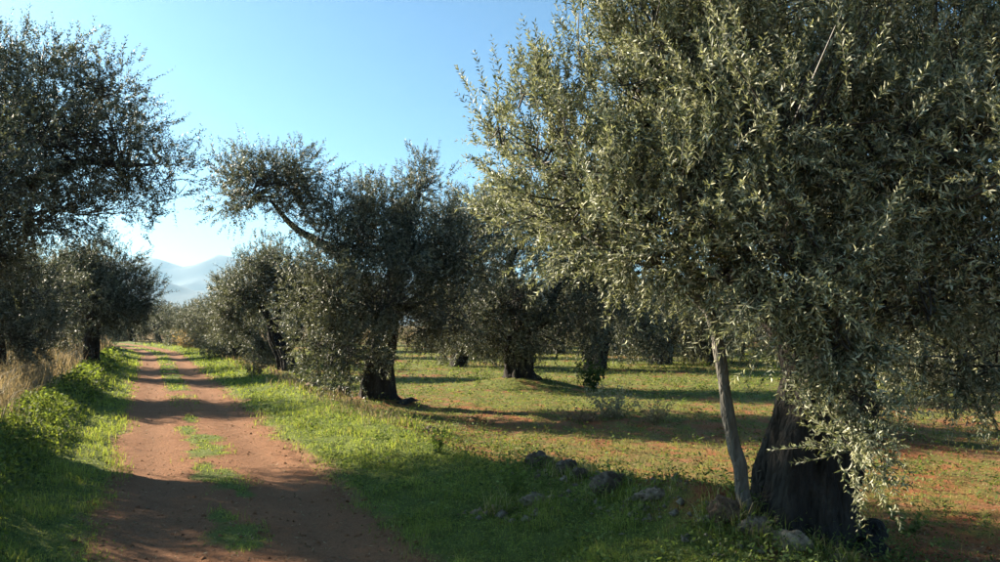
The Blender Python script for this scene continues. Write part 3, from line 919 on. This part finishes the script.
# short grass on the verges, the middle of the track and the field
x, y, r = polar_points(400000, 3.2, 75)
green, dry, tall, right, left, cen, field = cover(x, y)
lush = np.maximum.reduce([right, left, cen])
keep = (rng.random(len(x)) < np.maximum(lush, 0.30 * field * (0.6 + 0.4 * smooth(10, 18, y)))) & (tall < 0.6)
x, y, r, lush, cen, field, right = x[keep], y[keep], r[keep], lush[keep], cen[keep], field[keep], right[keep]
n = len(x)
tuft = fbm(x * 3.1, y * 3.1, 77)
tuft2 = fbm(x * 0.9, y * 0.9, 78)
hg = (0.025 + 0.30 * np.clip(tuft - 0.36, 0, 1) * (0.35 + 1.3 * np.clip(tuft2 - 0.2, 0, 1))) * rng.uniform(0.5, 1.5, n) * np.where(cen > 0.5, 0.55, 1.0) * np.where(lush > field, 1.0, 1.15)
hg = hg * np.where(lush > field, 0.75 + 0.02 * np.minimum(r, 25), 1.0 - 0.4 * smooth(10, 20, r))
cl = tint(n, (0.20, 0.235, 0.060), 0.22, LIME, 0.30)
patch = fbm(x * 1.1, y * 1.1, 79)[:, None]
cl = cl * (0.8 + 0.5 * patch)
yel = ((rng.random(n) < 0.07 + 0.42 * (field > lush) * smooth(45, 9, r)))
cl[yel] = tint(int(yel.sum()), (0.27, 0.23, 0.10), 0.35)
cl[cen > 0.5] *= 1.2
cl[field > lush] *= np.array([0.80, 0.72, 0.80])  # field blades browner, and darkened in colour to stand in for shade bands
v1 = blades(x, y, hg, 0.0038 * np.maximum(1, r / 6), rng.uniform(0.1, 0.9, n), cl)
# clover-like little leaves between the blades
x, y, r = polar_points(230000, 3.2, 60)
green, dry, tall, right, left, cen, field = cover(x, y)
lush = np.maximum.reduce([right, left, cen])
keep = (rng.random(len(x)) < np.maximum(lush * 0.9, 0.30 * field)) & (tall < 0.6)
x, y, r, lush, field, cen = x[keep], y[keep], r[keep], lush[keep], field[keep], cen[keep]
n = len(x)
tuft = fbm(x * 3.1, y * 3.1, 77)
z = height(x, y) + (0.01 + 0.09 * np.clip(tuft - 0.3, 0, 1) * rng.random(n)) * np.where(cen > .5, 0.5, 1)
v2 = leaves_flat(x, y, z, 0.020 * rng.uniform(0.6, 1.4, n) * np.maximum(1, r / 8), 0.55, tint(n, (0.185, 0.22, 0.058), 0.3, DGREEN, 0.25) * 1.05)
V, F, C = join([v1, v2])
tag(mesh_obj('verge_grass', V, F, GRASS, cols=C), 'short bright grass and clover on the verges, track middle and field', 'grass', None, 'stuff')

# tall leafy weeds on the left bank
x, y, r = polar_points(260000, 2.6, 45, -44, 5)
g_, d_, tall, *_z = cover(x, y)
keep = rng.random(len(x)) < tall
x, y, r, tall = x[keep], y[keep], r[keep], tall[keep]
n = len(x)
top = (0.08 + 0.55 * np.clip(fbm(x * 1.9, y * 1.9, 91) - 0.3, 0, 1)) * tall
z = height(x, y) + top * rng.random(n) ** 0.6
cl = tint(n, GREEN, 0.35, DGREEN, 0.35)
cl *= (0.75 + 0.55 * fbm(x * 1.3, y * 1.3, 92))[:, None]
w1 = leaves_flat(x, y, z, 0.034 * rng.uniform(0.5, 1.5, n) * np.maximum(1, r / 9), 0.75, cl, 0.75)
k = rng.random(n) < 0.22
w2 = blades(x[k], y[k], top[k] * rng.uniform(0.8, 1.35, k.sum()), 0.005 * np.maximum(1, r[k] / 6), rng.uniform(0.05, 0.6, k.sum()), tint(int(k.sum()), GREEN, 0.3, LIME, 0.3))
V, F, C = join([w1, w2])
tag(mesh_obj('bank_weeds', V, F, GRASS, cols=C), 'tall leafy green weeds covering the left bank', 'weeds', None, 'stuff')

# dry grass behind the bank and along the stone ridge
x, y, r = polar_points(150000, 3.5, 75, -46, 30)
g_, dry, tall, *_z = cover(x, y)
s, t = st(x, y)
keep = (rng.random(len(x)) < dry) & (t > -14)
x, y, r, t = x[keep], y[keep], r[keep], t[keep]
n = len(x)
hg = np.where(t < 0, 0.60, 0.22) * rng.uniform(0.4, 1.3, n) * (0.5 + fbm(x * 0.8, y * 0.8, 95))
cl = tint(n, (0.24, 0.19, 0.12), 0.4, (0.11, 0.10, 0.06), 0.35)
V, F, C = blades(x, y, hg, 0.004 * np.maximum(1, r / 5), rng.uniform(0.15, 1.0, n), cl)
tag(mesh_obj('dry_grass', V, F, DRY, cols=C), 'tall straw-coloured dry grass behind the left bank and along the stones', 'dry grass', None, 'stuff')

# broader weeds dotted over the field
x, y, r = polar_points(9000, 3.6, 40, -24, 42)
green, dry, tall, right, left, cen, field = cover(x, y)
s, t = st(x, y)
keep = (t > 2.0) & (rng.random(len(x)) < np.where(t < 3.6, 0.55, 0.15 + 0.5 * field))
x, y, r = x[keep], y[keep], r[keep]
k = 14
n = len(x)
sz = rng.uniform(0.04, 0.12, n) * (0.55 + 0.45 * smooth(6, 10, np.hypot(x, y)))
ox = rng.normal(size=(n, k)) * sz[:, None] * 0.7; oy = rng.normal(size=(n, k)) * sz[:, None] * 0.7
oz = np.abs(rng.normal(size=(n, k))) * sz[:, None] * 0.8
X = (x[:, None] + ox).ravel(); Y = (y[:, None] + oy).ravel()
Z = height(X, Y) + oz.ravel()
V, F, C = leaves_flat(X, Y, Z, np.repeat(sz, k) * rng.uniform(0.3, 0.7, n * k) * np.repeat(np.maximum(1, r / 16), k), 0.7, tint(n * k, (0.085, 0.12, 0.035), 0.35, (0.13, 0.125, 0.05), 0.25), 0.4)
tag(mesh_obj('field_weeds', V, F, GRASS, cols=C), 'small leafy weeds dotted over the red field and right verge', 'weeds', None, 'stuff')

# rough low weeds in the verge and round the big tree
x, y, r = polar_points(5200, 4.2, 16, -20, 36)
s, t = st(x, y)
keep = (t > 1.95) & (t < 5.2) & (rng.random(len(x)) < smooth(0.42, 0.6, fbm(x * 1.2, y * 1.2, 66)))
x, y, r = x[keep], y[keep], r[keep]
n, k = len(x), 16
hp = rng.uniform(0.06, 0.24, n)
u = rng.random((n, k))
X = (x[:, None] + rng.normal(size=(n, k)) * hp[:, None] * 0.38).ravel(); Y = (y[:, None] + rng.normal(size=(n, k)) * hp[:, None] * 0.38).ravel()
Z = height(X, Y) + (u * hp[:, None]).ravel()
V, F, C = leaves_flat(X, Y, Z, rng.uniform(0.018, 0.05, n * k), 0.9, tint(n * k, (0.10, 0.135, 0.045), 0.4, (0.17, 0.20, 0.075), 0.3) * np.repeat(rng.uniform(0.6, 1.3, n), k)[:, None], 0.42)
tag(mesh_obj('verge_weeds', V, F, GRASS, cols=C), 'rough leafy weeds standing in the right verge and around the big trunk', 'weeds', None, 'stuff')

# loose clods and pebbles on track and field
def clods(name, label, n, mat_, tmin, tmax, smin, smax, mask=None):
    x, y, r = polar_points(n, 3.5, 40)
    s, t = st(x, y)
    keep = (t > tmin) & (t < tmax)
    if mask is not None: keep &= mask(x, y)
    x, y, r = x[keep], y[keep], r[keep]
    n = len(x)
    sz = smin + (smax - smin) * rng.random(n) ** 3
    sz = sz * np.maximum(1, r / 20)
    z = height(x, y) + sz * 0.15
    c = np.stack([x, y, z], -1)
    o = np.array([[1, 0, 0], [-1, 0, 0], [0, 1, 0], [0, -1, 0], [0, 0, .8], [0, 0, -.8]])
    V = (c[:, None, :] + (o[None] * rng.uniform(0.5, 1.2, (n, 6, 1)) + rng.normal(size=(n, 6, 3)) * 0.15) * sz[:, None, None]).reshape(-1, 3)
    f = np.array([[0, 2, 4], [2, 1, 4], [1, 3, 4], [3, 0, 4], [2, 0, 5], [1, 2, 5], [3, 1, 5], [0, 3, 5]])
    F = (np.arange(n)[:, None, None] * 6 + f[None]).reshape(-1, 3)
    tag(mesh_obj(name, V, F, mat_, cols=np.zeros((len(V), 3))), label, 'gravel', None, 'stuff')


clods('track_gravel', 'loose pebbles and crumbs of earth scattered on the dirt track', 17000, TRACK, TL - .1, TR + .1, 0.003, 0.028)
clods('field_clods', 'red clods of earth scattered over the field', 48000, FIELD, 3.6, 40, 0.006, 0.026, mask=lambda x, y: cover(x, y)[0] < 0.5)


x, y, r = polar_points(30000, 3.5, 30)
s, t = st(x, y)
keep = (t > TL - 0.2) & ((t < TR + 0.2) | (t > 3.4))
x, y, r = x[keep], y[keep], r[keep]
n = len(x)
V, F, C = leaves_flat(x, y, height(x, y) + 0.012, 0.04 * rng.uniform(0.5, 1.3, n) * np.maximum(1, r / 12), 0.35, tint(n, (0.16, 0.11, 0.06), 0.4, (0.28, 0.22, 0.13), 0.4), 0.28)
tag(mesh_obj('leaf_litter', V, F, DRY, cols=C), 'fallen dry olive leaves scattered on the track and field', 'litter', None, 'stuff')


# ------------------------------------------------------------------ stones
def rock(label, px, py, w, h, shade, seed, group=None, depth=None):
    """w, h in metres; stands on the ground seen at px, py"""
    x, y = ground_at(px, py, 0.05)
    w, h = w * 0.78, h * 0.74
    g = np.random.default_rng(seed)
    import bmesh
    bm = bmesh.new()
    bmesh.ops.create_icosphere(bm, subdivisions=4, radius=1.0)
    V = np.array([v.co[:] for v in bm.verts]); F = np.array([[v.index for v in f.verts] for f in bm.faces])
    bm.free()
    # chip flat faces off, then roughen
    for _ in range(11):
        nn = norm(g.normal(size=3)); dlim = g.uniform(0.55, 0.85)
        dd = V @ nn
        V = V - np.clip(dd - dlim, 0, None)[:, None] * nn * 0.9
    q = fbm(V[:, 0] * 2.2 + seed, V[:, 1] * 2.2 + V[:, 2] * 1.7, seed, 4) - 0.5
    q2 = fbm(V[:, 0] * 7 + seed, V[:, 2] * 7 + V[:, 1] * 5, seed + 3, 3) - 0.5
    q3 = np.abs(fbm(V[:, 0] * 4 + V[:, 2] * 3, V[:, 1] * 4 - V[:, 2] * 2 + seed, seed + 9, 3) - 0.5)
    q4 = fbm(V[:, 0] * 15 + seed, V[:, 2] * 15 + V[:, 1] * 11, seed + 13, 2) - 0.5
    V = V * (1 + 0.50 * q + 0.34 * q2 - 0.5 * q3 + 0.10 * q4)[:, None]
    V = V * np.array([w / 2, (depth or w * 0.8) / 2, h * 0.62])
    z = hz(x, y)
    STONES.append((x, y, w))
    V = V + np.array([x, y, z + h * 0.17])
    o = mesh_obj('rock', V, F, ROCK, origin=(x, y, z), smooth_shade=True)
    o.rotation_euler = (0, 0, g.uniform(-0.5, 0.5))
    o.color = (*shade, 1)
    return tag(o, label, 'rock', group)


STONES = []
PALE, MID, DARK, EARTH = (1.6, 1.5, 1.4), (1.0, 0.94, 0.88), (0.48, 0.43, 0.38), (0.62, 0.46, 0.35)
rock('small pale round stone in shaded grass, leftmost of the foreground stones', 497, 513, 0.17, 0.15, PALE, 1)
rock('wide grey stone just right of the small pale round stone', 535, 510, 0.36, 0.17, MID, 2)
rock('dark jagged rock at the far end of the earthy stone ridge', 540, 484, 0.42, 0.26, DARK, 3)
rock('dark lumpy rock second from the far end of the stone ridge', 566, 492, 0.36, 0.24, DARK, 4)
rock('small dark rock in the middle of the stone ridge', 580, 500, 0.26, 0.16, DARK, 5)
rock('dark pointed boulder standing highest in the middle of the stone ridge', 610, 514, 0.42, 0.30, DARK, 6)
rock('low flat grey slab with pale top between boulder and big trunk', 652, 529, 0.42, 0.14, MID, 7)
rock('brown pitted block left of the big trunk foot', 724, 552, 0.34, 0.26, EARTH, 8)
rock('purple-grey rounded rock in front of the big trunk', 757, 557, 0.34, 0.24, MID, 9)
rock('pale knobbly limestone in front of the big trunk', 788, 561, 0.40, 0.24, PALE, 10)
rock('small grey stone right of the pale limestone at the trunk foot', 836, 566, 0.24, 0.15, MID, 11)
rock('dark rock next to the foot of the arching-limb olive', 343, 396, 0.55, 0.42, DARK, 12)
rock('dark rock, middle of three left of the arching-limb olive', 329, 396, 0.60, 0.38, DARK, 13)
rock('earthy rock, leftmost of three left of the arching-limb olive', 314, 391, 0.70, 0.40, EARTH, 14)
rock('low dark stone in dry grass below the arching-limb olive', 432, 431, 0.50, 0.16, DARK, 15)
rock('small dark stone on the grass at the edge of the ridge path', 413, 425, 0.34, 0.14, DARK, 16)


def near_stones(x, y):
    d = np.full(x.shape, 9.0)
    for (a, b, w) in STONES[:11]:
        d = np.minimum(d, np.hypot(x - a, (y - b)) - 0.4 * w)
    return rng.random(len(x)) < smooth(0.45, 0.0, d)


clods('rubble', 'small broken stones lying between the rocks of the low ridge', 26000, ROCK, 2.4, 6.0, 0.010, 0.060, mask=near_stones)
tx, ty, th_ = [], [], []
for (x, y, w) in STONES:
    k = 170
    a = rng.uniform(0, 6.283, k); q = w * (0.45 + 0.35 * rng.random(k))
    tx.append(x + np.cos(a) * q); ty.append(y + np.sin(a) * q * 0.9)
    th_.append(rng.uniform(0.05, 0.2, k) * (0.6 + 0.8 * rng.random()))
tx, ty, th_ = map(np.concatenate, (tx, ty, th_))
rr = np.hypot(tx, ty)
V, F, C = blades(tx, ty, th_, 0.005 * np.maximum(1, rr / 6), rng.uniform(0.2, 0.9, len(tx)), tint(len(tx), GREEN, 0.35, STRAW, 0.3))
tag(mesh_obj('tufted_grass', V, F, GRASS, cols=C), 'longer grass tufts growing round the stones', 'grass', None, 'stuff')


# ------------------------------------------------------------------ single plants
def plant(name, label, px, py, hgt, spread, nst, nlf, colr, alt, leaf, seed, mat_=None, cat='plant'):
    x, y = ground_at(px, py)
    z = hz(x, y)
    g = np.random.default_rng(seed)
    org = (x, y, z)
    root = empty(name, org, label, cat)
    a = g.uniform(0, 6.283, nst); rr = spread * g.random(nst) ** 0.6
    tip = np.stack([x + np.cos(a) * rr, y + np.sin(a) * rr, z + hgt * g.uniform(0.45, 1.0, nst)], -1)
    b = np.stack([x + np.cos(a) * rr * .2, y + np.sin(a) * rr * .2, np.full(nst, z - 0.02)], -1)
    w = 0.006
    s1 = np.array([w, 0, 0]); s2 = np.array([-w / 2, w * .87, 0]); s3 = np.array([-w / 2, -w * .87, 0])
    V = np.stack([b + s1, b + s2, b + s3, tip], 1).reshape(-1, 3)
    i = np.arange(nst)[:, None] * 4
    F = np.concatenate([i + np.array([[0, 1, 3]]), i + np.array([[1, 2, 3]]), i + np.array([[2, 0, 3]])], 1).reshape(-1, 3)
    mesh_obj('stem', V, F, mat_ or GRASS, root, cols=np.tile(np.array(alt), (len(V), 1)), origin=org)
    k = g.integers(0, nst, nlf); u = g.uniform(0.25, 1.05, nlf)[:, None]
    p = b[k] + (tip[k] - b[k]) * u + g.normal(size=(nlf, 3)) * 0.05 * hgt
    c = np.tile(np.array(colr), (nlf, 1)) * g.uniform(0.6, 1.35, (nlf, 1))
    V, F, C = leaves_flat(p[:, 0], p[:, 1], np.maximum(p[:, 2], z + .01), leaf * g.uniform(0.5, 1.3, nlf), 1.2, c, 0.45)
    fo = mesh_obj('foliage', V, F, mat_ or GRASS, root, cols=C, origin=org)
    fo['kind'] = 'stuff'
    return root


plant('dry_bush', 'pale straggly bush in the field, taller of the two dry ones', 614, 412, 0.66, 0.6, 46, 1100, (0.32, 0.29, 0.18), (0.26, 0.22, 0.14), 0.06, 1, DRY, 'bush')
plant('dry_bush', 'small straw-coloured pointed bush on the red earth', 657, 417, 0.46, 0.42, 44, 600, (0.40, 0.30, 0.17), (0.24, 0.18, 0.1), 0.05, 2, DRY, 'bush')
plant('dry_bush', 'low flat brown heap of dry twigs left of the pale straggly bush', 585, 415, 0.24, 0.7, 60, 500, (0.20, 0.14, 0.09), (0.16, 0.11, 0.07), 0.06, 3, DRY, 'bush')
plant('leafy_weed', 'small bright green weed just left of the wide grey stone', 513, 507, 0.26, 0.12, 12, 130, (0.13, 0.17, 0.05), (0.1, 0.13, 0.05), 0.05, 4)
plant('leafy_weed', 'upright dark green weed in front of the mound olive', 592, 388, 0.85, 0.4, 24, 260, (0.05, 0.08, 0.025), (0.05, 0.07, 0.03), 0.16, 5)
plant('leafy_weed', 'green weed on the sunlit verge where the shade begins', 437, 462, 0.30, 0.15, 16, 160, (0.12, 0.17, 0.04), (0.1, 0.13, 0.05), 0.05, 6)
plant('leafy_weed', 'low thistly weed lying on red earth right of the big trunk', 905, 520, 0.22, 0.2, 12, 120, (0.12, 0.15, 0.06), (0.1, 0.13, 0.05), 0.06, 7)
plant('dry_bush', 'tan dry tuft at the right side of the far track end', 186, 349, 1.5, 1.2, 80, 600, (0.33, 0.25, 0.12), (0.3, 0.22, 0.12), 0.16, 8, DRY, 'bush')
plant('dry_bush', 'grey-brown twiggy tuft on the verge left of the leaning olive', 254, 379, 0.7, 0.55, 50, 500, (0.13, 0.11, 0.075), (0.12, 0.1, 0.07), 0.08, 9, DRY, 'bush')
plant('leafy_weed', 'low dead twigs and leaves tangled against the big trunk', 775, 540, 0.75, 0.38, 26, 260, (0.10, 0.085, 0.055), (0.08, 0.07, 0.05), 0.04, 10)

# ------------------------------------------------------------------ haze
import bmesh
bm = bmesh.new()
bmesh.ops.create_cube(bm, size=1.0)
for v in bm.verts:
    v.co.x *= 20000; v.co.y *= 20000; v.co.z = -8 if v.co.z < 0 else 620
me = bpy.data.meshes.new('haze'); bm.to_mesh(me); bm.free()
hm = bpy.data.materials.new('haze_air'); hm.use_nodes = True
hn = hm.node_tree.nodes; hn.remove(hn['Principled BSDF'])
pv = hn.new('ShaderNodeVolumePrincipled')
pv.inputs['Color'].default_value = (0.45, 0.74, 1.0, 1)
pv.inputs['Density'].default_value = 0.000085
pv.inputs['Anisotropy'].default_value = 0.25
hm.node_tree.links.new(pv.outputs[0], hn['Material Output'].inputs['Volume'])
me.materials.append(hm)
hz_o = bpy.data.objects.new('haze', me)
col.objects.link(hz_o)
tag(hz_o, 'pale haze in the air over the grove', 'haze', None, 'stuff')
